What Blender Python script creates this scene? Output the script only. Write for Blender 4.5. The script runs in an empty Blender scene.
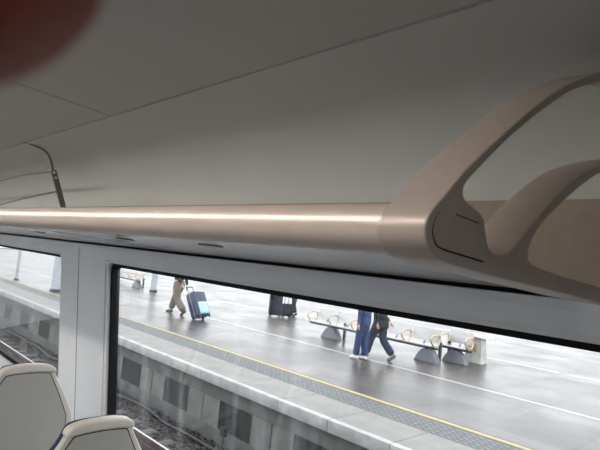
import bpy, bmesh, math, random
from mathutils import Vector, Matrix
random.seed(7)
PI = math.pi
scn = bpy.context.scene
COL = scn.collection
CZ = 1.80                       # height of the camera over the train floor
PZ = CZ - 2.25                  # platform surface
RZ = CZ - 3.34                  # rail head level
BZ = CZ - 3.50                  # ballast level

# ------------------------------------------------------------------ materials
def mat(name, color, rough=0.5, metal=0.0, noise=0.0, nscale=8.0, bump=0.0, bscale=60.0, coat=0.0, spec=0.5, sss=0.0, stretch=(1, 1, 1)):
    m = bpy.data.materials.new(name); m.use_nodes = True
    nt = m.node_tree; b = nt.nodes['Principled BSDF']
    b.inputs['Roughness'].default_value = rough
    b.inputs['Metallic'].default_value = metal
    b.inputs['Specular IOR Level'].default_value = spec
    b.inputs['Coat Weight'].default_value = coat
    if sss:
        b.inputs['Subsurface Weight'].default_value = sss
        b.inputs['Subsurface Radius'].default_value = (1, .2, .1)
        b.inputs['Subsurface Scale'].default_value = .006
    tc = nt.nodes.new('ShaderNodeTexCoord'); mp = nt.nodes.new('ShaderNodeMapping')
    mp.inputs['Scale'].default_value = stretch
    nt.links.new(tc.outputs['Object'], mp.inputs['Vector'])
    n = nt.nodes.new('ShaderNodeTexNoise'); n.inputs['Scale'].default_value = nscale; n.inputs['Detail'].default_value = 5
    nt.links.new(mp.outputs[0], n.inputs['Vector'])
    r = nt.nodes.new('ShaderNodeValToRGB')
    lo = [max(0, c * (1 - noise)) for c in color[:3]]; hi = [min(1, c * (1 + noise)) for c in color[:3]]
    r.color_ramp.elements[0].position = .3; r.color_ramp.elements[1].position = .7
    r.color_ramp.elements[0].color = (*lo, 1); r.color_ramp.elements[1].color = (*hi, 1)
    nt.links.new(n.outputs['Fac'], r.inputs['Fac']); nt.links.new(r.outputs['Color'], b.inputs['Base Color'])
    if bump:
        n2 = nt.nodes.new('ShaderNodeTexNoise'); n2.inputs['Scale'].default_value = bscale; n2.inputs['Detail'].default_value = 4
        nt.links.new(mp.outputs[0], n2.inputs['Vector'])
        bp = nt.nodes.new('ShaderNodeBump'); bp.inputs['Strength'].default_value = bump; bp.inputs['Distance'].default_value = .01
        nt.links.new(n2.outputs['Fac'], bp.inputs['Height']); nt.links.new(bp.outputs['Normal'], b.inputs['Normal'])
    return m

def emis(name, color, strength):
    m = bpy.data.materials.new(name); m.use_nodes = True
    b = m.node_tree.nodes['Principled BSDF']
    b.inputs['Base Color'].default_value = (.8, .8, .8, 1)
    b.inputs['Emission Color'].default_value = (*color, 1); b.inputs['Emission Strength'].default_value = strength
    return m

M = {}
M['wall'] = mat('wall_laminate', (.80, .82, .84), .38, noise=.03, nscale=3, coat=.1)
M['pillar_joint'] = mat('joint_dark', (.08, .07, .06), .6)
M['cove'] = mat('cove_paint', (.52, .53, .50), .55, noise=.03, nscale=2)
M['ceiling'] = mat('ceiling_paint', (.47, .46, .435), .55, noise=.03, nscale=2)
M['strip'] = mat('rack_rear_tan', (.30, .25, .205), .5, noise=.06, nscale=30, bump=.05, bscale=400)
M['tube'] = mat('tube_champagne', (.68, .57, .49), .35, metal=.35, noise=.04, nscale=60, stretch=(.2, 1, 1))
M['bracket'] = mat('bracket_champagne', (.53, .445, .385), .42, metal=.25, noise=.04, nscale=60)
M['tray'] = mat('tray_aluminium', (.66, .67, .69), .22, metal=.35, noise=.05, nscale=6, stretch=(.3, 3, 3))
M['black'] = mat('rubber_black', (.006, .007, .010), .6, spec=.15)
M['reveal'] = mat('reveal_cream', (.76, .76, .74), .4, noise=.03)
M['floor'] = mat('floor_vinyl', (.15, .15, .16), .5, noise=.2, nscale=30)
M['rod'] = mat('rod_dark_steel', (.20, .18, .165), .35, metal=.7, noise=.1)
M['bolt'] = mat('bolt_steel', (.6, .6, .6), .3, metal=1)
M['shell'] = mat('seat_shell_cream', (.50, .46, .41), .4, noise=.03, nscale=6)
M['seatpanel'] = mat('seat_panel_grey', (.31, .30, .275), .5, noise=.04, nscale=5, bump=.08, bscale=500)
M['fabric'] = mat('seat_fabric_navy', (.02, .025, .06), .9, noise=.4, nscale=120, bump=.3, bscale=300)
M['paving'] = None
M['concrete'] = mat('concrete_light', (.40, .39, .37), .75, noise=.16, nscale=4, bump=.3, bscale=40)
M['coping'] = mat('coping_slab', (.185, .175, .158), .6, noise=.14, nscale=3, bump=.2, bscale=50)
M['nose'] = mat('coping_nose_white', (.34, .335, .325), .6, noise=.22, nscale=5, bump=.3, bscale=40)
M['tactile'] = mat('tactile_dark', (.045, .044, .047), .5, noise=.25, nscale=7)
M['yellow'] = mat('yellow_line', (.36, .26, .11), .5, noise=.15, nscale=12)
M['white_line_and_reflection'] = mat('white_line_and_reflection', (.25, .25, .25), .35, noise=.15, nscale=5)  # the white line, and the reflection painted at the platform back
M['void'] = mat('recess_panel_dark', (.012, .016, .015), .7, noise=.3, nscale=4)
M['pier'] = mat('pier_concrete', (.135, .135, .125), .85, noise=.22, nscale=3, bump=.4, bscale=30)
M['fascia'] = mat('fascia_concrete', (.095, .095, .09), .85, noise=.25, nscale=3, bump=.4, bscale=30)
M['ballast'] = mat('ballast_bed', (.07, .065, .06), .95, noise=.5, nscale=14, bump=1, bscale=30)
M['stone'] = mat('ballast_stone', (.06, .053, .048), .9, noise=.65, nscale=5)
M['ground'] = mat('ground_concrete', (.10, .10, .10), .8, noise=.2, nscale=.5)
M['rail'] = mat('rail_steel', (.10, .07, .055), .6, metal=.5, noise=.3, nscale=10)
M['railhead'] = mat('rail_head_polished', (.80, .80, .82), .5, metal=1)
M['sleeper'] = mat('sleeper_concrete', (.10, .092, .084), .9, noise=.3, nscale=6)
M['clip'] = mat('clip_rust', (.12, .06, .03), .7, metal=.5)
M['cable'] = mat('cable_black', (.03, .03, .03), .6)
M['lamp'] = emis('lamp_diffuser', (1.0, .93, .87), 22)
M['bench_metal'] = mat('bench_metal', (.36, .35, .35), .3, metal=.5, noise=.1, nscale=40)
M['bench_arm'] = mat('bench_arm_gold', (.50, .36, .18), .35, metal=.5)
M['bench_foot'] = mat('bench_foot_grey', (.11, .115, .14), .5, metal=.2, noise=.1)
M['bench_dark'] = mat('bench_dark', (.02, .02, .035), .4)
M['column'] = mat('column_grey', (.36, .38, .42), .4, noise=.1, nscale=3)
M['pedestal'] = mat('pedestal_stone', (.42, .41, .38), .6, noise=.2, nscale=6)
M['top_white'] = mat('white_top', (.85, .85, .88), .3)
M['skin'] = mat('skin', (.50, .29, .20), .5, noise=.08, nscale=20, sss=.1)
M['finger'] = mat('finger_skin', (.27, .040, .015), .55, noise=.15, nscale=160, bump=.15, bscale=1500, sss=.35)
M['nail'] = mat('nail', (.50, .16, .12), .3)
M['sleeve'] = mat('sleeve_wool', (.05, .05, .06), .9, bump=.3, bscale=400)
M['beige'] = mat('trousers_beige', (.15, .12, .10), .85, noise=.15, nscale=20)
M['dark_cloth'] = mat('cloth_black', (.012, .014, .02), .85, noise=.2, nscale=20)
M['denim'] = mat('denim_dark', (.005, .013, .038), .85, noise=.25, nscale=20)
M['denim_blue'] = mat('denim_bright_blue', (.006, .028, .10), .85, noise=.25, nscale=20)
M['jacket_dark'] = mat('jacket_dark_green', (.007, .011, .012), .8, noise=.2, nscale=15)
M['shirt_blue'] = mat('shirt_blue', (.015, .04, .11), .85)
M['hair'] = mat('hair_dark', (.02, .014, .01), .6)
M['shoe_white'] = mat('shoe_white', (.55, .53, .50), .5)
M['shoe_black'] = mat('shoe_black', (.012, .012, .014), .4)
M['shoe_grey'] = mat('shoe_grey', (.13, .13, .15), .6)
M['case_blue'] = mat('case_blue', (.006, .010, .045), .25, noise=.2)
M['case_light'] = mat('case_light_blue', (.30, .50, .75), .3, noise=.3, nscale=9)
M['case_dark'] = mat('case_dark_navy', (.004, .006, .014), .7, spec=.2)

def paving():
    m = bpy.data.materials.new('platform_paving'); m.use_nodes = True
    nt = m.node_tree; b = nt.nodes['Principled BSDF']
    tc = nt.nodes.new('ShaderNodeTexCoord')
    br = nt.nodes.new('ShaderNodeTexBrick'); br.inputs['Scale'].default_value = 1.0
    br.inputs['Brick Width'].default_value = 1.2; br.inputs['Row Height'].default_value = .9
    br.inputs['Mortar Size'].default_value = .012; br.inputs['Bias'].default_value = 0
    br.offset = 0
    br.inputs['Color1'].default_value = (.094, .078, .070, 1); br.inputs['Color2'].default_value = (.042, .036, .033, 1)
    br.inputs['Mortar'].default_value = (.022, .02, .02, 1)
    nt.links.new(tc.outputs['Object'], br.inputs['Vector'])
    n = nt.nodes.new('ShaderNodeTexNoise'); n.inputs['Scale'].default_value = .8; n.inputs['Detail'].default_value = 6
    nt.links.new(tc.outputs['Object'], n.inputs['Vector'])
    mx = nt.nodes.new('ShaderNodeMix'); mx.data_type = 'RGBA'; mx.blend_type = 'OVERLAY'; mx.inputs[0].default_value = .35
    nt.links.new(br.outputs['Color'], mx.inputs[6]); nt.links.new(n.outputs['Fac'], mx.inputs[7])
    nt.links.new(mx.outputs[2], b.inputs['Base Color'])
    mr = nt.nodes.new('ShaderNodeMapRange'); mr.inputs['To Min'].default_value = .16; mr.inputs['To Max'].default_value = .5
    nt.links.new(n.outputs['Fac'], mr.inputs['Value']); nt.links.new(mr.outputs[0], b.inputs['Roughness'])
    b.inputs['Specular IOR Level'].default_value = .3
    b.inputs['Coat Weight'].default_value = .0; b.inputs['Coat Roughness'].default_value = .15
    return m
M['paving'] = paving()

def glass():
    m = bpy.data.materials.new('window_glass'); m.use_nodes = True
    nt = m.node_tree; nt.nodes.clear()
    o = nt.nodes.new('ShaderNodeOutputMaterial')
    t = nt.nodes.new('ShaderNodeBsdfTransparent'); t.inputs['Color'].default_value = (.93, .955, .965, 1)
    g = nt.nodes.new('ShaderNodeBsdfGlossy'); g.inputs['Roughness'].default_value = .02
    lw = nt.nodes.new('ShaderNodeLayerWeight'); lw.inputs['Blend'].default_value = .5
    pw = nt.nodes.new('ShaderNodeMath'); pw.operation = 'POWER'; pw.inputs[1].default_value = 5; nt.links.new(lw.outputs['Facing'], pw.inputs[0])
    fr = nt.nodes.new('ShaderNodeMath'); fr.operation = 'MULTIPLY_ADD'; fr.inputs[1].default_value = .9; fr.inputs[2].default_value = .04; nt.links.new(pw.outputs[0], fr.inputs[0])
    mx = nt.nodes.new('ShaderNodeMixShader')
    nt.links.new(fr.outputs[0], mx.inputs[0]); nt.links.new(t.outputs[0], mx.inputs[1]); nt.links.new(g.outputs[0], mx.inputs[2])
    # blurred interior reflections painted into the pane as milky streaks
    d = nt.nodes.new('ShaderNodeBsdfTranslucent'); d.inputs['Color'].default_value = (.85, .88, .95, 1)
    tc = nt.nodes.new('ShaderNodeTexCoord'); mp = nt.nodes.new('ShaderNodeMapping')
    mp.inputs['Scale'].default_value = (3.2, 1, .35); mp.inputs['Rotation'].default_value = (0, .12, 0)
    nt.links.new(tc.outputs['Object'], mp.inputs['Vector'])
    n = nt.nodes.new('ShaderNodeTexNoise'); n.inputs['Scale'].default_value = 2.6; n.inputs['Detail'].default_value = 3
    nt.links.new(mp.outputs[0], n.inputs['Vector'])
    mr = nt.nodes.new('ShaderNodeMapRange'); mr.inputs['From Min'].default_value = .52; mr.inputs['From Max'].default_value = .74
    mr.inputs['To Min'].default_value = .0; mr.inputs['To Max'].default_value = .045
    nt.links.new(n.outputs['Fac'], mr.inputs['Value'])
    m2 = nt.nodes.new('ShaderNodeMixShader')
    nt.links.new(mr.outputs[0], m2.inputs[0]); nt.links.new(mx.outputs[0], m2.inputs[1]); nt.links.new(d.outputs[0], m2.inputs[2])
    nt.links.new(m2.outputs[0], o.inputs['Surface'])
    return m
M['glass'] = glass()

# ------------------------------------------------------------------ helpers
def V(x, y, z): return Vector((x, y, z))
def obj(name, me, m, parent=None, smooth=None):
    o = bpy.data.objects.new(name, me); COL.objects.link(o)
    if m is not None:
        me.materials.clear(); me.materials.append(m)
    if parent is not None: o.parent = parent
    if smooth is not None:
        me.shade_smooth(); me.set_sharp_from_angle(angle=math.radians(smooth))
    return o
def bmobj(name, bm, m, parent=None, smooth=None):
    me = bpy.data.meshes.new(name); bm.normal_update(); bm.to_mesh(me); bm.free()
    return obj(name, me, m, parent, smooth)
def thing(name, label, cat, loc=(0, 0, 0), rz=0, group=None):
    o = bpy.data.objects.new(name, None); COL.objects.link(o); o.location = loc; o.rotation_euler = (0, 0, rz)
    o.empty_display_size = .1
    o['label'] = label; o['category'] = cat
    if group: o['group'] = group
    return o
def tag(o, label, cat, group=None, kind=None):
    o['label'] = label; o['category'] = cat
    if group: o['group'] = group
    if kind: o['kind'] = kind
    return o
def struct(o, label=None):
    o['kind'] = 'structure'
    if label: o['label'] = label
    return o
def box(bm, x0, x1, y0, y1, z0, z1, bev=0.0, seg=2, mtx=None):
    r = bmesh.ops.create_cube(bm, size=1)
    vs = r['verts']
    for v in vs:
        v.co = V((x0 + x1) / 2 + v.co.x * (x1 - x0), (y0 + y1) / 2 + v.co.y * (y1 - y0), (z0 + z1) / 2 + v.co.z * (z1 - z0))
    if bev:
        es = list({e for v in vs for e in v.link_edges})
        rr = bmesh.ops.bevel(bm, geom=es, offset=bev, segments=seg, affect='EDGES', profile=.5)
        vs = list({v for f in rr['faces'] for v in f.verts} | {v for v in vs if v.is_valid})
    if mtx is not None:
        for v in vs: v.co = mtx @ v.co
    return vs
def tube(bm, pts, r, n=12, cap=True):
    pts = [Vector(p) for p in pts]
    rs = r if isinstance(r, (list, tuple)) else [r] * len(pts)
    rings = []; prev = None
    for i, p in enumerate(pts):
        d = (pts[min(i + 1, len(pts) - 1)] - pts[max(i - 1, 0)]).normalized()
        if prev is None:
            a = Vector((0, 0, 1)) if abs(d.z) < .9 else Vector((0, 1, 0))
            u = d.cross(a).normalized()
        else:
            u = (prev - d * prev.dot(d)).normalized()
        prev = u; w = d.cross(u)
        rings.append([bm.verts.new(p + (u * math.cos(2 * PI * k / n) + w * math.sin(2 * PI * k / n)) * rs[i]) for k in range(n)])
    for a, b in zip(rings, rings[1:]):
        for k in range(n): bm.faces.new((a[k], a[(k + 1) % n], b[(k + 1) % n], b[k]))
    if cap:
        bm.faces.new(list(reversed(rings[0]))); bm.faces.new(rings[-1])
def catmull(P, n=6, closed=True):
    out = []; N = len(P)
    for i in range(N if closed else N - 1):
        p = [P[(i + k - 1) % N] if closed else P[min(max(i + k - 1, 0), N - 1)] for k in range(4)]
        for s in range(n):
            t = s / n
            out.append(tuple(.5 * (2 * p[1][c] + (p[2][c] - p[0][c]) * t + (2 * p[0][c] - 5 * p[1][c] + 4 * p[2][c] - p[3][c]) * t * t
                                   + (3 * p[1][c] - p[0][c] - 3 * p[2][c] + p[3][c]) * t ** 3) for c in range(len(P[0]))))
    if not closed: out.append(tuple(P[-1]))
    return out
def rrect(x0, x1, z0, z1, r, n=6):
    o = []
    for cx, cz, a0 in ((x1 - r, z1 - r, 0), (x0 + r, z1 - r, 90), (x0 + r, z0 + r, 180), (x1 - r, z0 + r, 270)):
        for k in range(n + 1):
            a = math.radians(a0 + 90 * k / n); o.append((cx + r * math.cos(a), cz + r * math.sin(a)))
    return o
def plate(name, loops, depth, bev=0.0):
    """flat plate with holes, in its local xy plane, depth along z centred on 0; returns a mesh"""
    cu = bpy.data.curves.new(name, 'CURVE'); cu.dimensions = '2D'; cu.fill_mode = 'BOTH'
    for L in loops:
        s = cu.splines.new('POLY'); s.points.add(len(L) - 1); s.use_cyclic_u = True
        for p, q in zip(s.points, L): p.co = (q[0], q[1], 0, 1)
    cu.extrude = depth / 2 - bev; cu.bevel_depth = bev; cu.offset = -bev; cu.bevel_resolution = 2
    o = bpy.data.objects.new(name, cu); COL.objects.link(o)
    dg = bpy.context.evaluated_depsgraph_get()
    me = bpy.data.meshes.new_from_object(o.evaluated_get(dg)); me.name = name
    bpy.data.objects.remove(o); bpy.data.curves.remove(cu)
    bm = bmesh.new(); bm.from_mesh(me); bmesh.ops.remove_doubles(bm, verts=bm.verts, dist=1e-5)
    bmesh.ops.recalc_face_normals(bm, faces=bm.faces); bm.to_mesh(me); bm.free()
    me.materials.clear()
    return me
def mapmesh(me, fn):
    for v in me.vertices: v.co = fn(v.co)
    me.update()
    bm = bmesh.new(); bm.from_mesh(me); bmesh.ops.recalc_face_normals(bm, faces=bm.faces); bm.to_mesh(me); bm.free()
    return me
def sweep_profile(bm, prof, x0, x1, nx=1, closed=False):
    """profile of (Y,Z) swept along X"""
    rows = [[bm.verts.new((x0 + (x1 - x0) * i / nx, y, z)) for y, z in prof] for i in range(nx + 1)]
    n = len(prof)
    for a, b in zip(rows, rows[1:]):
        for k in range(n if closed else n - 1): bm.faces.new((a[k], b[k], b[(k + 1) % n], a[(k + 1) % n]))
    if closed:
        bm.faces.new(rows[0]); bm.faces.new(list(reversed(rows[-1])))
    return rows
def thick(prof, t):
    """closed band: profile plus its copy offset outwards (away from the cabin) by t"""
    out = []
    for i, (y, z) in enumerate(prof):
        a = prof[max(i - 1, 0)]; b = prof[min(i + 1, len(prof) - 1)]
        dy, dz = b[0] - a[0], b[1] - a[1]; l = math.hypot(dy, dz)
        out.append((y + dz / l * t, z - dy / l * t))
    return prof + out[::-1]

XA, XB = -9.5, 2.4              # ends of the coach interior

# ------------------------------------------------------------------ coach shell
def wall_pt(s, off=0.0):
    """point on the window wall: s = height relative to camera, off = out of the cabin"""
    y = 1.406 - .1045 * s
    return y, s
TILT = math.atan(.1045)
def wall_map(side):
    def fn(c):                   # local x = X, local y = height rel. camera, local z = outwards
        y = 1.406 - .1045 * c.y + c.z
        return V(c.x, side * y, CZ + c.y)
    return fn
WTOP, WBOT = -.105, -1.23       # hole in the panel
WINDOWS_RIGHT = [(-7.00, -3.945), (-3.19, -.12)]
WINDOWS_LEFT = [(-8.9, -5.1), (-4.5, -.12)]  # out of view; widened so more daylight reaches the opposite wall
for side, nm in ((1, 'right'), (-1, 'left')):
    WINDOWS = WINDOWS_RIGHT if side == 1 else WINDOWS_LEFT
    outer = [(XA, -1.80), (XB, -1.80), (XB, -.045), (XA, -.045)]
    holes = [rrect(a, b, WBOT, WTOP, .05) for a, b in WINDOWS]
    me = plate('wall', [outer] + holes, .05)
    for v in me.vertices: v.co.z += .025
    mapmesh(me, wall_map(side))
    w = struct(obj('wall_' + nm, me, M['wall'], None, 30), 'pale grey laminate window wall of the railway coach' if side == 1 else 'pale laminate wall on the far side of the coach')
    for i, (a, b) in enumerate(WINDOWS):
        idx = i + 1 + (2 if side < 0 else 0)
        # moulded reveal, rubber seal and pane
        me = plate('reveal', [rrect(a - .004, b + .004, WBOT - .004, WTOP + .004, .054), rrect(a + .03, b - .03, WBOT + .04, WTOP - .02, .045)], .05)
        for v in me.vertices:
            v.co.z += .03
        mapmesh(me, wall_map(side))
        wn = struct(obj('window_%d' % idx, me, M['reveal'], None, 30))
        me = plate('seal', [rrect(a + .02, b - .02, WBOT + .03, WTOP - .012, .05), rrect(a + .050, b - .07, WBOT + .08, WTOP - .041, .03)], .05)
        for v in me.vertices: v.co.z += .05
        mapmesh(me, wall_map(side))
        obj('window_seal', me, M['black'], wn, 30)
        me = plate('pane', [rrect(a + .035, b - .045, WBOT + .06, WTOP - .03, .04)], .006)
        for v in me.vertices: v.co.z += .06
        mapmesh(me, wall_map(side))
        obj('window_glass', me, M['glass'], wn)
    # vertical joints in the panelling
    for k, xj in enumerate((-3.625, .26)):
        bm = bmesh.new(); r = []
        for s in (-.05, -1.78):
            y = 1.406 - .1045 * s
            for dx, dz in ((-.0035, -.0012), (.0035, -.0012), (.0035, .01), (-.0035, .01)):
                r.append(bm.verts.new((xj + dx, side * (y + dz), CZ + s)))
        for q in ((0, 1, 5, 4), (1, 2, 6, 5), (2, 3, 7, 6), (3, 0, 4, 7), (0, 1, 2, 3), (4, 5, 6, 7)): bm.faces.new([r[j] for j in q])
        bmesh.ops.recalc_face_normals(bm, faces=bm.faces)
        struct(bmobj('trim_%d' % (k + 1 + (2 if side < 0 else 0)), bm, M['pillar_joint']), 'thin dark joint between two wall panels')

COVE = [(1.372, .05), (1.36, .12), (1.345, .205)]
CPROF = [(1.339, .214), (1.328, .30), (1.306, .38), (1.272, .448), (1.222, .496), (1.15, .520), (1.03, .5285), (.853, .5315)]
CEIL = [(.846, .5335), (.6, .548), (.35, .562), (.12, .570)]
def rel(prof, side=1): return [(side * y, CZ + z) for y, z in prof]
def sheet(name, prof, m, x0, x1, side=1, t=.02, smooth=40, label=None):
    band = thick(prof, -t) if side else prof
    bm = bmesh.new(); sweep_profile(bm, rel(band, side), x0, x1, 1, True)
    bmesh.ops.recalc_face_normals(bm, faces=bm.faces)
    return struct(bmobj(name, bm, m, None, smooth), label)
for side, nm, k in ((1, 'right', 10), (-1, 'left', 20)):
    sheet('trim_%d' % k, catmull(CPROF, 5, False), M['cove'], XA, XB, side, label='curved grey cove panel above the luggage rack')
    # ceiling panels, split at the transverse joint
    for j, (x0, x1) in enumerate(((XA, -5.934), (-5.926, -2.034), (-2.026, 1.866), (1.874, XB))):
        band = thick(CEIL, -.02)
        bm = bmesh.new(); sweep_profile(bm, rel(band, side), x0, x1, 1, True); bmesh.ops.recalc_face_normals(bm, faces=bm.faces)
        struct(bmobj('ceiling' if (j == 0 and side == 1) else 'ceiling_panel', bm, M['ceiling'], None, 40), 'grey ceiling panel of the coach')
    # dark backing behind the joints
    bm = bmesh.new(); sweep_profile(bm, rel([(.10, .60), (1.42, .60), (1.42, .05), (1.46, .05), (1.46, .64), (.10, .64)], side), XA, XB, 1, True)
    bmesh.ops.recalc_face_normals(bm, faces=bm.faces); struct(bmobj('trim_%d' % (k + 1), bm, M['pillar_joint']))
    # small ledge on top of the window panel, dark ventilation gap above it
    bm = bmesh.new(); sweep_profile(bm, rel([(1.398, -.024), (1.404, -.047), (1.46, -.047), (1.46, -.022), (1.406, -.022)], side), XA, XB, 1, True)
    bmesh.ops.recalc_face_normals(bm, faces=bm.faces); struct(bmobj('trim_%d' % (k + 2), bm, M['wall'], None, 30), 'slim ledge along the top of the window panel')
    bm = bmesh.new(); sweep_profile(bm, rel([(1.425, -.03), (1.425, .06), (1.44, .06), (1.44, -.03)], side), XA, XB, 1, True)
    bmesh.ops.recalc_face_normals(bm, faces=bm.faces); struct(bmobj('trim_%d' % (k + 3), bm, M['black']), 'dark ventilation gap under the luggage rack')
    # panel over the gap where no rack hangs
    if side == 1:
        bm = bmesh.new(); sweep_profile(bm, rel([(1.402, -.024), (1.378, .05), (1.43, .05), (1.43, -.024)], side), -.44, XB, 1, True)
        bmesh.ops.recalc_face_normals(bm, faces=bm.faces); struct(bmobj('trim_%d' % (k + 4), bm, M['wall']), 'pale filler panel beyond the end of the rack')
    sheet('trim_%d' % (k + 5), [(1.384, -.004), (1.372, .06), (1.356, .13), (1.345, .222)], M['strip'], XA, XB, side, t=.03, label='tan rear panel behind the luggage rack')

bm = bmesh.new(); box(bm, XA, XB, -1.62, 1.62, -.08, 0)
struct(bmobj('floor', bm, M['floor']), 'dark vinyl floor of the coach')
for x0, x1, nm in ((XA - .06, XA, 'back'), (XB, XB + .06, 'front')):
    bm = bmesh.new(); box(bm, x0, x1, -1.62, 1.62, -.08, CZ + .64)
    struct(bmobj('wall_' + nm, bm, M['wall'] if nm == 'back' else M['seatpanel']))

# central lighting strip
lt = thing('ceiling_light', 'long slim lighting strip along the middle of the coach ceiling', 'ceiling light', (0, 0, CZ + .56))
bm = bmesh.new(); box(bm, XA + .3, -.42, -.118, .118, .014, .05, .004)
bmobj('lamp_housing', bm, M['ceiling'], lt)
bm = bmesh.new(); box(bm, XA + .35, -.47, -.032, .032, -.012, .013, .005)
bmobj('diffuser', bm, M['lamp'], lt)

# ------------------------------------------------------------------ luggage rack
rack = thing('luggage_rack', 'overhead luggage rack with champagne tubular front rail and sculpted end bracket', 'luggage rack', (0, 0, CZ))
TY, TZ, TR = .66, .0672, .0398
bm = bmesh.new()
tube(bm, [(XA + .02, TY, TZ), (-6.45, TY, TZ)], TR, 48); bmobj('front_rail', bm, M['tube'], rack, 30)
bm = bmesh.new()
tube(bm, [(-6.447, TY, TZ), (-.4655, TY, TZ)], TR, 48); bmobj('front_rail', bm, M['tube'], rack, 30)
bm = bmesh.new()
tube(bm, [(-.467, TY, TZ), (-.46, TY, TZ)], TR - .0025, 40); bmobj('rail_joint', bm, M['rod'], rack, 30)
bm = bmesh.new()
sweep_profile(bm, [(.668, .0275), (.80, .0225), (1.10, .008), (1.385, -.006), (1.383, .012), (1.10, .028), (.80, .043), (.69, .052)], XA + .02, -.44, 1, True)
bmesh.ops.recalc_face_normals(bm, faces=bm.faces); bmobj('tray', bm, M['tray'], rack, 30)
for xj in (-2.27, -4.4, -6.45):
    bm = bmesh.new(); sweep_profile(bm, [(.70, .0255), (1.10, .0072), (1.384, -.0068), (1.384, -.004), (1.10, .010), (.70, .028)], xj - .003, xj + .003, 1, True)
    bmesh.ops.recalc_face_normals(bm, faces=bm.faces); bmobj('tray_joint', bm, M['rod'], rack)
for xo, yo in ((-1.75, .84), (-1.16, .80), (-2.82, .89), (-4.1, .86)):
    bm = bmesh.new(); zc = .0225 - (yo - .80) * .0485
    bmesh.ops.create_cone(bm, cap_ends=True, segments=28, radius1=.030, radius2=.034, depth=.006)
    for v in bm.verts: v.co = V(xo + v.co.x * 1.5, yo + v.co.y * .8, zc - .0015 + v.co.z - v.co.y * .8 * .05)
    f = bmobj('reading_lamp', bm, M['rod'], rack, 30)
NEAR = [(1.235, .486), (1.15, .460), (1.082, .433), (1.012, .398), (.941, .358), (.861, .301), (.792, .245), (.734, .196), (.697, .163), (.676, .141), (.655, .118), (.637, .1), (.624, .083), (.6195, .066), (.625, .046), (.645, .0285), (.676, .020), (.809, .007), (.953, -.004), (1.139, -.019), (1.25, -.026), (1.335, -.022)]
NEAR_TAIL = [(1.362, .05), (1.345, .14), (1.33, .22), (1.322, .30), (1.302, .38), (1.265, .45)]
OP1 = [(1.17, .442), (1.085, .414), (.986, .369), (.903, .314), (.814, .247), (.772, .211), (.73, .173), (.706, .150), (.696, .135), (.698, .122), (.712, .113), (.733, .107), (.749, .097), (.757, .078), (.766, .056), (.779, .046), (.795, .0425), (.811, .045), (.827, .054), (.842, .067), (.868, .091), (.902, .12), (.949, .159), (1.004, .197), (1.052, .226), (1.105, .251), (1.17, .277), (1.24, .293), (1.288, .302), (1.288, .34), (1.268, .39), (1.235, .430)]
OP2 = [(1.18, .262), (1.107, .235), (1.055, .208), (1.006, .177), (.958, .144), (.918, .113), (.893, .089), (.882, .071), (.877, .057), (.881, .044), (.895, .036), (.932, .031), (1.018, .022), (1.135, .012), (1.27, .004), (1.32, .006), (1.335, .03), (1.325, .12), (1.31, .21), (1.295, .277), (1.25, .28)]
def bracket_map(c):
    t = min(1, max(0, (c.x - 1.08) / .17)); t = t * t * (3 - 2 * t)
    return V(-.38 + .16 * (c.x - .66) + c.z * (1 - .55 * t), c.x, c.y)
outer = catmull(NEAR, 4, False) + catmull(NEAR_TAIL, 4, False)
me = plate('bracket', [outer, catmull(OP1, 4), catmull(OP2, 4)], .085, .003)
for v in me.vertices: v.co.z -= .0425
mapmesh(me, bracket_map)
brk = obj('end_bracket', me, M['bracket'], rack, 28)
PL = [(.79, .089), (.735, .0895), (.70, .094), (.668, .097), (.648, .093), (.637, .08), (.634, .064), (.639, .051), (.651, .041), (.699, .035), (.755, .030)]
PLs = catmull(PL, 4, False) 
me = plate('cap', [PLs + [(.757, .04), (.755, .06), (.752, .08)]], .003, .001)
def inset(L, d, c=(.70, .064)):
    return [(x + (c[0] - x) * d, y + (c[1] - y) * d) for x, y in L]
me2 = plate('gap', [PLs, inset(PLs, .035)], .0016)
for v in me2.vertices: v.co.z += .0003
mapmesh(me2, bracket_map)
# dark parting line, only along the nose and the lower edge and a short run on top
LN = [(.648, .0945), (.637, .080), (.634, .064), (.639, .051), (.651, .0415), (.699, .0355), (.755, .030)]
bpy.data.meshes.remove(me); bpy.data.meshes.remove(me2)
LNs = catmull(LN, 5, False)
bm = bmesh.new()
tube(bm, [bracket_map(V(x, y, .0004)) for x, y in LNs], [.0003 + .0009 * min(1, i / 22) for i in range(len(LNs))], 6)
cap = bmobj('parting_line', bm, M['black'], brk)
bm = bmesh.new()
tube(bm, [bracket_map(V(x, y, .0004)) for x, y in catmull([(.682, .0935), (.71, .0905), (.736, .0875)], 5, False)], .0008, 6)
bmobj('parting_line', bm, M['black'], brk)

# guard frame of bent rods on the rack, further down the coach
gf = thing('guard_frame', 'dark bent rod guard frame standing on the luggage rack at the far left', 'guard rail', (-3.15, 1.10, CZ + .03))
def gpt(x, y, z): return V(x + 3.15, y - 1.10, z - .03)
bm = bmesh.new()
tube(bm, [gpt(-3.15, *p) for p in catmull([(1.125, .022), (1.10, .17), (1.06, .27), (1.02, .375), (.997, .44), (.965, .485), (.90, .508), (.835, .519)], 5, False)], .0065, 10)
bmobj('post', bm, M['rod'], gf, 40)
bm = bmesh.new()
for a, b in (((1.125, .022), (1.095, .19)), ((1.095, .19), (1.016, .385))):
    p, q = gpt(-3.14, *a), gpt(-3.14, *b); d = (q - p).normalized(); n = V(0, d.z, -d.y)
    vs = [bm.verts.new(c + V(sx * .006, 0, 0) + n * s * .015) for c in (p, q) for sx, s in ((-1, -1), (1, -1), (1, 1), (-1, 1))]
    for qd in ((0, 1, 5, 4), (1, 2, 6, 5), (2, 3, 7, 6), (3, 0, 4, 7), (0, 1, 2, 3), (4, 5, 6, 7)): bm.faces.new([vs[j] for j in qd])
bmesh.ops.recalc_face_normals(bm, faces=bm.faces)
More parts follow.
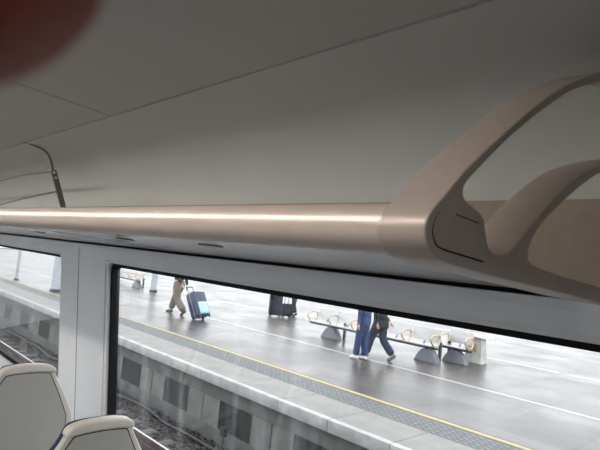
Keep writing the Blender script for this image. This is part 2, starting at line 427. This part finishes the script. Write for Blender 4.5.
bmobj('mounting_plate', bm, M['rod'], gf)
for P in ([(-3.14, 1.015, .378), (-3.6, 1.005, .383), (-4.2, 1.02, .376), (-5.0, 1.07, .35), (-5.6, 1.20, .31), (-5.8, 1.32, .29)],
          [(-3.14, 1.055, .27), (-3.6, 1.085, .258), (-4.2, 1.12, .238), (-4.9, 1.19, .22), (-5.5, 1.30, .20), (-5.6, 1.345, .19)]):
    bm = bmesh.new(); tube(bm, [gpt(*p) for p in catmull(P, 6, False)], .0055, 10); bmobj('rod', bm, M['rod'], gf, 40)
for y, z in ((1.018, .372), (1.032, .345), (1.105, .15)):
    bm = bmesh.new(); bmesh.ops.create_uvsphere(bm, u_segments=12, v_segments=8, radius=.0085)
    for v in bm.verts: v.co = gpt(-3.13, y, z) + v.co
    bmobj('bolt', bm, M['bolt'], gf, 60)

# ------------------------------------------------------------------ seats
def make_seat(label, x, y, dz=0.0):
    """rear shell faces +X. origin on floor below the headrest"""
    t = thing('train_seat', label, 'seat', (x, y, 0), 0, 'seats beside the window wall')
    H = CZ - .675 + dz                  # top of headrest
    def rec(p):                    # recline: local (w, h, d) -> world-local
        w, h, d = p
        return V(d - (H - h) * .12, w, h)
    R = [(.0, H), (.06, H - .001), (.105, H - .007), (.122, H - .018), (.131, H - .034), (.148, H - .075), (.205, H - .17), (.262, H - .29), (.278, H - .42), (.278, .50)]
    full = [(a, b) for a, b in catmull(R, 4, False)]
    outl = full + [(-a, b) for a, b in reversed(full)][:-1]
    def body(name, L, d0, d1, bev, m, parent, sm=35):
        me = plate(name, [L], d1 - d0, bev)
        for v in me.vertices: v.co.z += (d0 + d1) / 2
        mapmesh(me, lambda c: rec((c.x, c.y, c.z)))
        return obj(name, me, m, parent, sm)
    sh = body('rear_shell', outl, -.036, .0, .010, M['shell'], t)
    # headrest cap, thicker than the shell
    CP = [(0, H + .006), (.06, H + .003), (.104, H - .005), (.125, H - .016), (.134, H - .030), (.134, H - .044), (.112, H - .044), (.06, H - .039), (0, H - .037)]
    cf = catmull(CP, 4, False); co = cf + [(-a, b) for a, b in reversed(cf)][1:-1]
    body('headrest_cap', co, -.048, .010, .010, M['shell'], t)
    # dark parting line and grey panel
    PN = [(0, H - .038), (.06, H - .040), (.106, H - .045), (.114, H - .055), (.176, H - .17), (.232, H - .29), (.248, H - .42), (.248, .56), (0, .56)]
    gp = [(a, b) for a, b in PN]; go = gp + [(-a, b) for a, b in reversed(gp)][1:-1]
    body('panel_gap', go, -.01, .0012, .0005, M['black'], t)
    PI_ = [(0, H - .041), (.06, H - .043), (.102, H - .048), (.110, H - .057), (.1715, H - .171), (.2275, H - .291), (.2435, H - .42), (.2435, .565), (0, .565)]
    gi = PI_ + [(-a, b) for a, b in reversed(PI_)][1:-1]
    body('rear_panel', gi, -.008, .004, .002, M['seatpanel'], t)
    # front upholstery, slightly wider than the shell
    FR = [(a + .001 if i else 0, b + .003) for i, (a, b) in enumerate(full)]
    fo = FR + [(-a, b) for a, b in reversed(FR)]
    body('back_cushion', fo, -.066, -.034, .014, M['fabric'], t)
    bm = bmesh.new(); box(bm, -.62, -.12, -.235, .235, .36, .48, .03, 3); bmobj('seat_cushion', bm, M['fabric'], t, 40)
    bm = bmesh.new(); box(bm, -.60, -.10, -.22, .22, .30, .36, .01); bmobj('seat_frame', bm, M['rod'], t)
    bm = bmesh.new(); box(bm, -.50, -.36, -.08, .08, .012, .31, .015); box(bm, -.56, -.30, -.14, .14, .0, .02, .004)
    bmobj('pedestal', bm, M['rod'], t)
    bm = bmesh.new(); box(bm, -.48, -.16, -.275, -.235, .62, .66, .012, 3); box(bm, -.20, -.15, -.275, -.235, .45, .64, .008)
    bmobj('armrest', bm, M['shell'], t, 40)
    return t
make_seat('cream-backed train seat nearest the camera, at the bottom edge of the view', -1.95, .942, -.018)
make_seat('cream-backed train seat one row further, in the lower left corner', -2.86, .946, .0)

# ------------------------------------------------------------------ outside: platform
X0, X1 = -75, 25
EY = 5.87
bm = bmesh.new(); box(bm, X0, X1, 7.66, 30, PZ - .3, PZ)
pav = struct(bmobj('platform', bm, M['paving']), 'wide paved station platform with a dull sheen')
bm = bmesh.new(); box(bm, X0, X1, 6.82, 7.66, PZ - .3, PZ - .001)
struct(bmobj('platform_tactile_bed', bm, M['tactile']), 'dark band of paving behind the coping')
# tactile blisters (rows of low ribs): geometry of the paving
verts = []; faces = []
nx = 0
x = -30.0
while x < -1.0:
    for j in range(5):
        y = 6.88 + j * .115
        b = len(verts); h = .010
        for dx, dy, z in ((-.04, -.035, 0), (.04, -.035, 0), (.04, .035, 0), (-.04, .035, 0), (-.025, -.022, h), (.025, -.022, h), (.025, .022, h), (-.025, .022, h)):
            verts.append((x + dx, y + dy, PZ - .001 + z))
        faces += [(b, b + 1, b + 5, b + 4), (b + 1, b + 2, b + 6, b + 5), (b + 2, b + 3, b + 7, b + 6), (b + 3, b, b + 4, b + 7), (b + 4, b + 5, b + 6, b + 7)]
    x += .125
me = bpy.data.meshes.new('blisters'); me.from_pydata(verts, [], faces)
tag(obj('tactile_blisters', me, mat('blister_light', (.12, .12, .12), .5, noise=.15)), 'rows of small raised blisters in the dark warning strip of the platform', 'tactile paving', kind='stuff')
bm = bmesh.new(); box(bm, X0, X1, 7.50, 7.61, PZ - .01, PZ + .003)
struct(bmobj('platform_yellow_line', bm, M['yellow']), 'thin yellow line along the platform')
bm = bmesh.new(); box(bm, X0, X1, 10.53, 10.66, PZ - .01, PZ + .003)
struct(bmobj('platform_pale_strip', bm, M['white_line_and_reflection']), 'pale line across the middle of the platform')
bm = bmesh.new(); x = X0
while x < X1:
    box(bm, x, x + 3.1, 15.0, 15.2, PZ - .01, PZ + .003); x += 3.35  # pale strips stand in for broken light reflections on the paving
struct(bmobj('platform_pale_strip', bm, M['white_line_and_reflection']), 'broken pale reflection painted at the back of the platform')
# coping slabs and white nosing
bm = bmesh.new(); bn = bmesh.new(); x = -5.03 - 1.1 * 60
while x < X1:
    box(bm, x + .005, x + 1.095, EY + .10, 6.82, PZ - .12, PZ + .001, .004, 1)
    box(bn, x + .004, x + 1.096, EY, EY + .12, PZ - .18, PZ + .002, .012, 2)
    x += 1.1
struct(bmobj('platform_coping', bm, M['coping']), 'pale concrete coping slabs of the platform edge')
struct(bmobj('platform_nosing', bn, M['nose'], None, 40), 'whitish worn nosing blocks along the platform edge')
# platform face: fascia, recessed panels between piers
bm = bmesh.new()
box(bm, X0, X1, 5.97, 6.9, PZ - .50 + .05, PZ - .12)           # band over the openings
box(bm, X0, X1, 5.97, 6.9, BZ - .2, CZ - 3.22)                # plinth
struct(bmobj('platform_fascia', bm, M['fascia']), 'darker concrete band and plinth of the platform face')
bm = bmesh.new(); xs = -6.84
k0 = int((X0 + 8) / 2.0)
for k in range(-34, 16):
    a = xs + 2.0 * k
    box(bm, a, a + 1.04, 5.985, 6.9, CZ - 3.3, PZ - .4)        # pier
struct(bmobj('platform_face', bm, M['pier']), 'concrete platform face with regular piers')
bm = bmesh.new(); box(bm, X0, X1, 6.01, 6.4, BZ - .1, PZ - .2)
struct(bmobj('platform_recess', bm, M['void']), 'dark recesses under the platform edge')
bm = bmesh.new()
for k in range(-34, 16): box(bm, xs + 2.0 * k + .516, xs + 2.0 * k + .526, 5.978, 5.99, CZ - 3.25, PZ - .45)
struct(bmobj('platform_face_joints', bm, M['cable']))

# ballast
bm = bmesh.new(); box(bm, X0, X1, 1.75, 6.1, BZ - .3, BZ - .02)
struct(bmobj('track_bed', bm, M['ballast']), 'dark ballast bed between train and platform')
bm = bmesh.new(); box(bm, -140, 90, -90, 140, BZ - .5, BZ - .28)
struct(bmobj('ground', bm, M['ground']))
ico = bmesh.new(); bmesh.ops.create_icosphere(ico, subdivisions=1, radius=1)
iv = [v.co.copy() for v in ico.verts]; ifc = [[v.index for v in f.verts] for f in ico.faces]; ico.free()
verts = []; faces = []
for i in range(15000):
    x = -3.5 - 16 * random.random() ** 1.3; y = random.uniform(2.6, 5.98)
    r = random.uniform(.016, .034); b = len(verts)
    z = BZ - .01 + random.uniform(-.015, .02) + (.03 if y > 5.5 else 0)
    sx, sy, sz = random.uniform(.7, 1.4), random.uniform(.7, 1.3), random.uniform(.6, 1.0)
    a = random.random() * 6.28; ca, sa = math.cos(a), math.sin(a)
    for v in iv:
        j = random.uniform(.75, 1.2)
        px, py, pz = v.x * sx * r * j, v.y * sy * r * j, v.z * sz * r * j
        verts.append((x + px * ca - py * sa, y + px * sa + py * ca, z + pz))
    faces += [[b + q for q in f] for f in ifc]
me = bpy.data.meshes.new('stones'); me.from_pydata(verts, [], faces)
tag(obj('ballast_stones', me, M['stone']), 'loose grey brown ballast stones around the rails below the platform', 'ballast', kind='stuff')

# track
tr = thing('railway_track', 'railway track with polished rails on concrete sleepers below the platform', 'railway track', (0, 0, BZ))
RAILP = [(-.065, 0), (.065, 0), (.065, .012), (.012, .03), (.010, .105), (.034, .118), (.034, .146), (-.034, .146), (-.034, .118), (-.010, .105), (-.012, .03), (-.065, .012)]
for ry in (4.86, 3.42):
    bm = bmesh.new(); sweep_profile(bm, [(ry + a, .014 + b) for a, b in RAILP], -70, 20, 1, True); bmesh.ops.recalc_face_normals(bm, faces=bm.faces)
    r_ = bmobj('rail', bm, M['rail'], tr)
    bm = bmesh.new(); box(bm, -70, 20, ry - .015, ry + .015, .155, .1625, .002, 1); bmobj('rail_head', bm, M['railhead'], r_)
sl0 = None
for k in range(70):
    x = -44 + .65 * k
    if sl0 is None:
        bm = bmesh.new(); box(bm, -.12, .12, 2.90, 5.38, -.12, .018, .012, 1); sl0 = bmobj('sleeper', bm, M['sleeper'], tr); sl0.location = (x, 0, 0)
    else:
        c = sl0.copy(); COL.objects.link(c); c.location = (x, 0, 0)
cb = bmesh.new()
tube(cb, catmull([(x, 5.72 + .05 * math.sin(x * 1.7), BZ + .055 + .03 * math.sin(x * 2.9)) for x in [-30 + i * .8 for i in range(40)]], 4, False), .035, 8)
tag(bmobj('track_cable', cb, M['cable'], None, 50), 'black cable lying on the stones at the foot of the platform wall', 'cable')
jb = thing('junction_box', 'small grey lineside box on a post at the foot of platform wall', 'junction box', (-7.35, 5.80, BZ))
bm = bmesh.new(); tube(bm, [(0, 0, -.03), (0, 0, .34)], .018, 8); bmobj('post', bm, M['rail'], jb)
bm = bmesh.new(); box(bm, -.055, .055, -.045, .045, .30, .46, .01); bmobj('box', bm, M['cable'], jb)

# ------------------------------------------------------------------ benches, pedestal, columns
def make_bench(label, loc, n=5, w=.90):
    t = thing('platform_bench', label, 'bench', loc, 0, 'metal seating on the platform')
    L = n * w
    bm = bmesh.new(); box(bm, -L / 2 - .08, L / 2 + .08, -.04, .04, .33, .39, .006); bmobj('beam', bm, M['bench_dark'], t)
    for k in range(n):
        xc = -L / 2 + w * (k + .5)
        P = catmull([(-.24, .435), (-.20, .452), (-.05, .435), (.12, .425), (.20, .44)], 4, False)
        bm = bmesh.new()
        rows = sweep_profile(bm, P + [(y, z - .018) for y, z in reversed(P)], xc - w / 2 + .02, xc + w / 2 - .02, 1, True); bmesh.ops.recalc_face_normals(bm, faces=bm.faces)
        bmobj('seat', bm, M['bench_metal'], t, 40)
        B = catmull([(.205, .50), (.235, .62), (.27, .74), (.30, .83)], 4, False)
        bm = bmesh.new(); sweep_profile(bm, B + [(y + .02, z) for y, z in reversed(B)], xc - w / 2 + .03, xc + w / 2 - .03, 1, True); bmesh.ops.recalc_face_normals(bm, faces=bm.faces)
        bmobj('backrest', bm, M['bench_metal'], t, 40)
        bm = bmesh.new()
        tube(bm, [(xc, 0, .36), (xc, .16, .42), (xc, .24, .50), (xc, .262, .62)], .016, 6)
        bmobj('seat_bracket', bm, M['bench_dark'], t)
    for k in range(n + 1):
        xa = -L / 2 + w * k
        bm = bmesh.new()
        tube(bm, [V(xa, y, z) for y, z in catmull([(.12, .40), (.22, .55), (.20, .68), (.05, .71), (-.16, .69), (-.24, .62), (-.20, .52), (-.06, .42)], 4, False)], .022, 8)
        bmobj('armrest', bm, M['bench_arm'], t, 60)
    for xf in ((-L / 2 + .88, L / 2 - .2) if n > 1 else (.0,)):
        me = plate('foot', [catmull([(-.34, 0), (-.30, .09), (-.22, .22), (-.12, .32), (0, .335), (.12, .32), (.22, .22), (.30, .09), (.34, 0)], 4, False)], .16, .01)
        mapmesh(me, lambda c: V(xf + c.x, c.z * (1.6 - c.y), c.y))
        obj('foot', me, M['bench_foot'], t, 40)
    for xf in ((-L / 2 + 1.2, L / 2 + .02) if n > 1 else (-L / 2 + .04,)):
        bm = bmesh.new(); box(bm, xf - .035, xf + .035, .20, .27, 0, .52, .005); bmobj('rear_leg', bm, M['bench_dark'], t)
    return t
def copy_tree(o, parent=None):
    c = o.copy(); COL.objects.link(c)
    if parent: c.parent = parent
    for ch in list(o.children): copy_tree(ch, c)
    return c
b1 = make_bench('long metal platform bench with tan loop armrests behind the walking pair', (-9.30, 12.25, PZ))
b2 = copy_tree(b1); b2.location = (-28.0, 13.45, PZ)
b2['label'] = 'distant platform bench near the column at the upper left of the big window'
b3 = make_bench('short metal bench between the long bench and the white-topped pedestal', (-6.85, 13.0, PZ), 1, .74)
pd = thing('pedestal_table', 'tapered stone pedestal with a flat white top at the end of benches', 'pedestal', (-6.66, 13.78, PZ))
bm = bmesh.new(); vs = box(bm, -.19, .19, -.14, .14, 0, .70, 0)
for v in vs:
    if v.co.z < .1: v.co.x *= 1.3; v.co.y *= 1.3
bmobj('pedestal_body', bm, M['pedestal'], pd)
bm = bmesh.new(); box(bm, -.45, .40, -.24, .24, .70, .76, .01); bmobj('top', bm, M['top_white'], pd)
bm = bmesh.new(); box(bm, -.03, .08, -.19, -.155, .32, .52, .005); bmobj('notice_plate', bm, M['bench_arm'], pd)

def column(x, y, r, label):
    t = thing('station_column', label, 'column', (x, y, PZ), 0, 'columns on the platform')
    bm = bmesh.new(); tube(bm, [(0, 0, 0), (0, 0, 4.2)], r, 24); bmobj('shaft', bm, M['column'], t, 40)
    bm = bmesh.new(); tube(bm, [(0, 0, 0), (0, 0, .10), (0, 0, .12)], [r + .04, r + .04, r + .005], 24); bmobj('base_collar', bm, M['bench_dark'], t, 30)
column(-23.7, 13.2, .15, 'slim grey platform column between the distant bench and the beige trousers')
column(-22.3, 7.95, .20, 'broad grey column seen at the right side of the left window')
column(-27.0, 7.75, .07, 'thin dark pole near the left edge of the left window')

# ------------------------------------------------------------------ people
def skinmesh(name, chains, sub=1):
    """chains: list of lists of (pos, radius); a chain may start at an existing point (same coordinates)"""
    bm = bmesh.new(); sk = bm.verts.layers.skin.verify(); seen = {}
    first = True
    for ch in chains:
        prev = None
        for p, r in ch:
            key = tuple(round(c, 4) for c in p)
            v = seen.get(key)
            if v is None:
                v = bm.verts.new(p); seen[key] = v
                rr = r if isinstance(r, tuple) else (r, r)
                v[sk].radius = rr; v[sk].use_root = first; first = False
            if prev is not None and bm.edges.get((prev, v)) is None: bm.edges.new((prev, v))
            prev = v
    me = bpy.data.meshes.new(name); bm.to_mesh(me); bm.free()
    o = bpy.data.objects.new(name, me); COL.objects.link(o)
    s = o.modifiers.new('s', 'SKIN'); s.use_smooth_shade = True
    if sub:
        u = o.modifiers.new('u', 'SUBSURF'); u.levels = sub; u.render_levels = sub
    dg = bpy.context.evaluated_depsgraph_get()
    out = bpy.data.meshes.new_from_object(o.evaluated_get(dg)); out.name = name
    bpy.data.objects.remove(o); bpy.data.meshes.remove(me)
    for p in out.polygons: p.use_smooth = True
    return out
def join_meshes(ms):
    bm = bmesh.new()
    for m in ms: bm.from_mesh(m)
    me = bpy.data.meshes.new('joined'); bm.to_mesh(me); bm.free()
    for p in me.polygons: p.use_smooth = True
    return me
def lerp(a, b, t): return tuple(a[i] + (b[i] - a[i]) * t for i in range(3))
def person(label, loc, rz, J, cloth, h=1.0, coat=False, group=None, wide=1.0, hem=-.35):
    """local frame: faces +x, y left, z up. J: dict of joints"""
    t = thing('person', label, 'person', loc, rz, group); t.scale = (h, h, h)
    g = lambda k: tuple(J[k])
    pel, ch, nk = g('pelvis'), g('chest'), g('neck')
    chains = [[(pel, (.12, .15)), (lerp(pel, ch, .5), (.11, .14)), (ch, (.12, .16)), (nk, .055)]]
    for s, sg in (('l', 1), ('r', -1)):
        hp, kn, an, sh, el, wr = (g(k + s) for k in ('hip', 'knee', 'ankle', 'shoulder', 'elbow', 'wrist'))
        chains.append([(pel, .12), (hp, .09), (lerp(hp, kn, .5), .075), (kn, .055), (lerp(kn, an, .35), .052), (an, .036)])
        chains.append([(ch, .12), (sh, .055), (el, .04), (wr, .026)])
    body = [skinmesh('body', chains, 1)]
    # head
    hd = Vector(J['head']); bm = bmesh.new(); bmesh.ops.create_uvsphere(bm, u_segments=20, v_segments=14, radius=1)
    for v in bm.verts:
        x, y, z = v.co
        k = 1 - .22 * max(0, -z) * (1 if x > -.2 else .4)
        v.co = hd + V(x * .098 * k, y * .076 * (1 - .25 * max(0, -z)), z * .118)
    box(bm, hd.x + .088, hd.x + .115, hd.y - .012, hd.y + .012, hd.z - .035, hd.z + .012, .006)
    for s in (-1, 1):
        box(bm, hd.x - .018, hd.x + .015, hd.y + s * .072 - .006, hd.y + s * .072 + .006, hd.z - .03, hd.z + .03, .005)
    tube(bm, [hd + V(-.01, 0, -.09), Vector(nk) - V(0, 0, .02)], .05, 12)
    hm = bpy.data.meshes.new('h'); bm.to_mesh(hm); bm.free(); body.append(hm)
    # hands with fingers
    for s, sg in (('l', 1), ('r', -1)):
        wr = Vector(J['wrist' + s]); el = Vector(J['elbow' + s]); d = (wr - el).normalized()
        side = V(1, 0, 0) - d * d.x; side.normalize(); nrm = d.cross(side)
        ch2 = [[(tuple(wr), .026), (tuple(wr + d * .05), (.036, .02)), (tuple(wr + d * .085), (.036, .018))]]
        body.append(skinmesh('palm', ch2, 1))
        for k in range(4):
            b0 = wr + d * .07 + side * (.030 - .02 * k); ln = (.066, .076, .070, .056)[k]
            c1 = b0 + d * ln * .5 + nrm * .006 * sg; c2 = c1 + d * ln * .4 + nrm * .022 * sg
            body.append(skinmesh('fin', [[(tuple(b0), .010), (tuple(c1), .009), (tuple(c2), .008)]], 1))
        b0 = wr + d * .025 + side * .022
        body.append(skinmesh('th', [[(tuple(b0), .012), (tuple(b0 + d * .03 + side * .022), .011), (tuple(b0 + d * .06 + side * .030 + nrm * .01), .009)]], 1))
    bo = obj('body', join_meshes(body), M['skin'], t)
    # trousers
    tc = []
    for s in 'lr':
        hp, kn, an = g('hip' + s), g('knee' + s), g('ankle' + s)
        tc.append([(lerp(pel, ch, .38), (.135, .165)), (pel, (.135, .165)), (hp, .115 * wide), (lerp(hp, kn, .5), .105 * wide), (kn, .090 * wide), (lerp(kn, an, .5), .088 * wide), (lerp(kn, an, 1.0), .092 * wide)])
    obj('trousers', skinmesh('trousers', tc, 1), cloth['trousers'], t)
    # jacket
    jc = [[(lerp(pel, ch, .22), (.15, .18)), (lerp(pel, ch, .5), (.155, .19)), (ch, (.15, .19)), (lerp(ch, nk, .75), .075)]] if hem > 0 else [[(lerp(pel, ch, -.68 if coat else hem), (.25 if coat else .165, .27 if coat else .20)), (pel, (.175, .205)), (lerp(pel, ch, .5), (.155, .19)), (ch, (.15, .19)), (lerp(ch, nk, .75), .075)]]
    for s in 'lr':
        sh, el, wr = g('shoulder' + s), g('elbow' + s), g('wrist' + s)
        jc.append([(ch, .15), (sh, .078), (lerp(sh, el, .5), .068), (el, .06), (lerp(el, wr, .92), .048)])
    obj('jacket', skinmesh('jacket', jc, 1), cloth['jacket'], t)
    # shoes
    for s in 'lr':
        an = Vector(J['ankle' + s]); pit = J.get('pitch' + s, 0)
        bm = bmesh.new()
        pts = [V(-.075, 0, -.045), V(-.03, 0, -.035), V(.06, 0, -.045), V(.13, 0, -.056), V(.175, 0, -.062)]
        tube(bm, [an + Matrix.Rotation(pit, 3, 'Y') @ p for p in pts], [.034, .05, .046, .042, .028], 12)
        zmin = min(v.co.z for v in bm.verts)
        bmobj('shoe', bm, cloth['shoe'], t, 60)
    # hair
    bm = bmesh.new(); bmesh.ops.create_uvsphere(bm, u_segments=20, v_segments=14, radius=1)
    for v in list(bm.verts):
        x, y, z = v.co; v.co = hd + V(x * .105 - .012, y * .084, z * .122 + .008)
    bmesh.ops.delete(bm, geom=[v for v in bm.verts if v.co.x > hd.x + .055 and v.co.z < hd.z + .06 or v.co.z < hd.z - .06], context='VERTS')
    bmobj('hair', bm, M['hair'], t, 80)
    return t
def walk(st=.30, lift=.0, arm=.2, lean=.04, lead='l'):
    a, b = ('l', 'r') if lead == 'l' else ('r', 'l')
    sy = {'l': .09, 'r': -.09}
    J = dict(pelvis=(0, 0, .93), chest=(lean, 0, 1.32), neck=(lean + .01, 0, 1.48), head=(lean + .03, 0, 1.63))
    J['hip' + a] = (.0, sy[a], .87); J['knee' + a] = (st * .62, sy[a], .50); J['ankle' + a] = (st, sy[a], .09)
    J['hip' + b] = (0, sy[b], .87); J['knee' + b] = (-st * .15, sy[b], .47); J['ankle' + b] = (-st * 1.15, sy[b], .14 + lift); J['pitch' + b] = .55
    ar = {a: -1, b: 1}
    for s in 'lr':
        k = 1 if s == 'l' else -1
        J['shoulder' + s] = (lean, k * .19, 1.40); J['elbow' + s] = (lean + ar[s] * arm * .5, k * .24, 1.12); J['wrist' + s] = (lean + ar[s] * arm + .04, k * .25, .88)
    return J
# beige trousers, pulling the blue case (walks towards -X)
J = walk(.34, 0, .18, .05, 'r'); J['elbowl'] = (-.16, .25, 1.14); J['wristl'] = (-.36, .26, .95)
person('person in beige trousers and dark jacket walking left and pulling a blue suitcase', (-15.95, 9.88, PZ), PI + .25, J, dict(trousers=M['beige'], jacket=M['dark_cloth'], shoe=M['shoe_black']), wide=1.3, h=1.12, hem=.2)
# bright blue jeans, half hidden
J = walk(.10, 0, .08, .0, 'l'); J['ankler'] = (-.04, -.09, .09); J['kneer'] = (.02, -.09, .47); J['pitchr'] = 0
person('person in bright blue jeans and whitish shoes walking in front of the bench', (-7.98, 10.35, PZ), PI, J, dict(trousers=M['denim_blue'], jacket=M['shirt_blue'], shoe=M['shoe_white']))
J = walk(.30, 0, .16, .06, 'l'); J['wristr'] = (-.12, -.26, .90)
person('person in long dark jacket and dark jeans striding beside the bright blue jeans', (-7.92, 10.97, PZ), PI + .1, J, dict(trousers=M['denim'], jacket=M['jacket_dark'], shoe=M['shoe_grey']), coat=True, wide=1.15, h=1.04)
J = walk(.12, 0, .05, .0, 'r')
person('person in black clothes standing right of the two dark suitcases', (-15.35, 15.1, PZ), PI + .3, J, dict(trousers=M['dark_cloth'], jacket=M['dark_cloth'], shoe=M['shoe_black']))

def suitcase(label, loc, rz, tilt, w, h, d, m, m2, handle=.35, group=None):
    t = thing('suitcase', label, 'suitcase', loc, rz, group); t.rotation_euler = (0, tilt, rz)
    z0 = .06
    bm = bmesh.new(); box(bm, -d / 2, d / 2, -w / 2, w / 2, z0, z0 + h, .05, 3); bmobj('case_body', bm, m, t, 40)
    bm = bmesh.new(); box(bm, d / 2 - .01, d / 2 + .045, -w * .36, w * .36, z0 + .06, z0 + h * .55, .03, 3); bmobj('front_pocket', bm, m2, t, 40)
    bm = bmesh.new()
    for s in (-1, 1): tube(bm, [(-d / 2 + .03, s * w * .22, z0 + h - .03), (-d / 2 + .03, s * w * .22, z0 + h + handle)], .011, 8)
    tube(bm, [(-d / 2 + .03, -w * .25, z0 + h + handle), (-d / 2 + .03, w * .25, z0 + h + handle)], .018, 8)
    bmobj('pull_handle', bm, M['bench_dark'], t, 40)
    for s in (-1, 1):
        bm = bmesh.new(); tube(bm, [(-d / 2 + .04, s * w * .38 - .018, .045), (-d / 2 + .04, s * w * .38 + .018, .045)], .045, 14); bmobj('wheel', bm, M['bench_dark'], t, 40)
    for s in (-1, 1):
        bm = bmesh.new(); box(bm, d / 2 - .04, d / 2, s * w * .38 - .02, s * w * .38 + .02, 0, z0 + .01, .005); bmobj('foot', bm, M['bench_dark'], t)
    bm = bmesh.new(); box(bm, -.006, .006, -w / 2 - .004, w / 2 + .004, z0 - .002, z0 + h + .004, .003); bmobj('zip_band', bm, M['bench_metal'], t)
    return t
suitcase('navy suitcase with pale blue front tilted behind the person in beige trousers', (-14.40, 9.92, PZ + .05), .22, -.50, .58, .86, .38, M['case_blue'], M['case_light'], .28)
suitcase('taller dark navy suitcase standing on the platform left of smaller one', (-15.25, 13.95, PZ), -.5, 0, .50, .92, .30, M['case_dark'], M['case_dark'], .30, 'dark suitcases')
suitcase('smaller dark suitcase between the taller one and the person in black', (-14.95, 14.30, PZ), -.4, 0, .38, .50, .24, M['case_dark'], M['case_dark'], .32, 'dark suitcases')

# ------------------------------------------------------------------ camera
R_ = V(.69923778, .70755653, .10212871); D_ = V(.01957866, .12385233, -.99210749); F_ = V(-.71462102, .69571859, .07274922)
cam_d = bpy.data.cameras.new('camera'); cam = bpy.data.objects.new('camera', cam_d); COL.objects.link(cam)
mw = Matrix.Identity(4)
for i in range(3): mw[i][0] = R_[i]; mw[i][1] = -D_[i]; mw[i][2] = -F_[i]
mw.translation = (0, 0, CZ); cam.matrix_world = mw
cam_d.sensor_width = 36; cam_d.lens = 511 / 600 * 36; cam_d.clip_start = .005; cam_d.clip_end = 500
cam_d.dof.use_dof = True; cam_d.dof.focus_distance = 2.2; cam_d.dof.aperture_fstop = 30.66 / 2.1
scn.camera = cam

# ------------------------------------------------------------------ the photographer's hand, index fingertip over the lens corner
def campt(r, u, f): return V(0, 0, CZ) + R_ * r + (-D_) * u + F_ * f
hand = thing('person', 'dark red out-of-focus fingertip of the photographer in the top left corner', 'person', campt(-.05, .05, -.03))
def hp(r, u, f): return tuple(campt(r, u, f) - hand.location)
chs = []
W = (-.055, .135, -.055); P1 = (-.050, .110, -.020); P2 = (-.046, .088, .0)
base = [[(hp(-.06, .20, -.10), .030), (hp(*W), .027), (hp(*P1), (.030, .022)), (hp(*P2), (.034, .015))]]
ms = [skinmesh('palm', base, 2)]
ms.append(skinmesh('index', [[(hp(*P2), .010), (hp(-.0465, .062, .018), .0105), (hp(-.038, .040, .034), .0098), (hp(-.0295, .0245, .0425), .0094), (hp(-.0245, .0180, .0450), .0092), (hp(-.0225, .0155, .0455), .0080)]], 2))
for k, (dr, sc) in enumerate(((-.022, 1.0), (-.042, .95), (-.060, .8))):
    ms.append(skinmesh('finger', [[(hp(P2[0] + dr * .8, P2[1] + .004 * k, P2[2]), .0095), (hp(-.047 + dr, .088 - .030 * sc, .012), .0095), (hp(-.047 + dr, .070, -.008 * sc), .009), (hp(-.047 + dr, .084, -.016), .008)]], 2))
ms.append(skinmesh('thumb', [[(hp(-.045, .125, -.035), .013), (hp(-.018, .112, -.022), .0115), (hp(.004, .098, -.010), .0105), (hp(.016, .088, .0), .009)]], 2))
obj('body', join_meshes(ms), M['finger'], hand)
bm = bmesh.new(); bmesh.ops.create_uvsphere(bm, u_segments=12, v_segments=8, radius=1)
for v in bm.verts: v.co = Vector(hp(-.031 + v.co.x * .0055, .0245 + v.co.y * .006, .0497 + v.co.z * .0012))
bmobj('fingernail', bm, M['nail'], hand, 60)
bm = bmesh.new(); tube(bm, [hp(-.055, .150, -.065), hp(-.058, .18, -.088), hp(-.062, .30, -.17)], [.034, .037, .045], 20); bmobj('sleeve', bm, M['sleeve'], hand, 40)

# ------------------------------------------------------------------ light
w = bpy.data.worlds.new('overcast'); scn.world = w; w.use_nodes = True
nt = w.node_tree; bg = nt.nodes['Background']
tc = nt.nodes.new('ShaderNodeTexCoord'); sp = nt.nodes.new('ShaderNodeSeparateXYZ'); nt.links.new(tc.outputs['Generated'], sp.inputs[0])
rp = nt.nodes.new('ShaderNodeValToRGB'); rp.color_ramp.elements[0].position = 0; rp.color_ramp.elements[0].color = (1.0, .99, .98, 1)
rp.color_ramp.elements[1].position = .7; rp.color_ramp.elements[1].color = (.82, .835, .87, 1)
nt.links.new(sp.outputs['Z'], rp.inputs['Fac']); nt.links.new(rp.outputs['Color'], bg.inputs['Color'])
bg.inputs['Strength'].default_value = 2.8

scn.view_settings.view_transform = 'Standard'; scn.view_settings.look = 'None'
scn.view_settings.exposure = .36; scn.view_settings.gamma = 1; scn.view_settings.use_curve_mapping = False
scn.cycles.use_denoising = True
scn.cycles.max_bounces = 10; scn.cycles.diffuse_bounces = 5; scn.cycles.transparent_max_bounces = 12
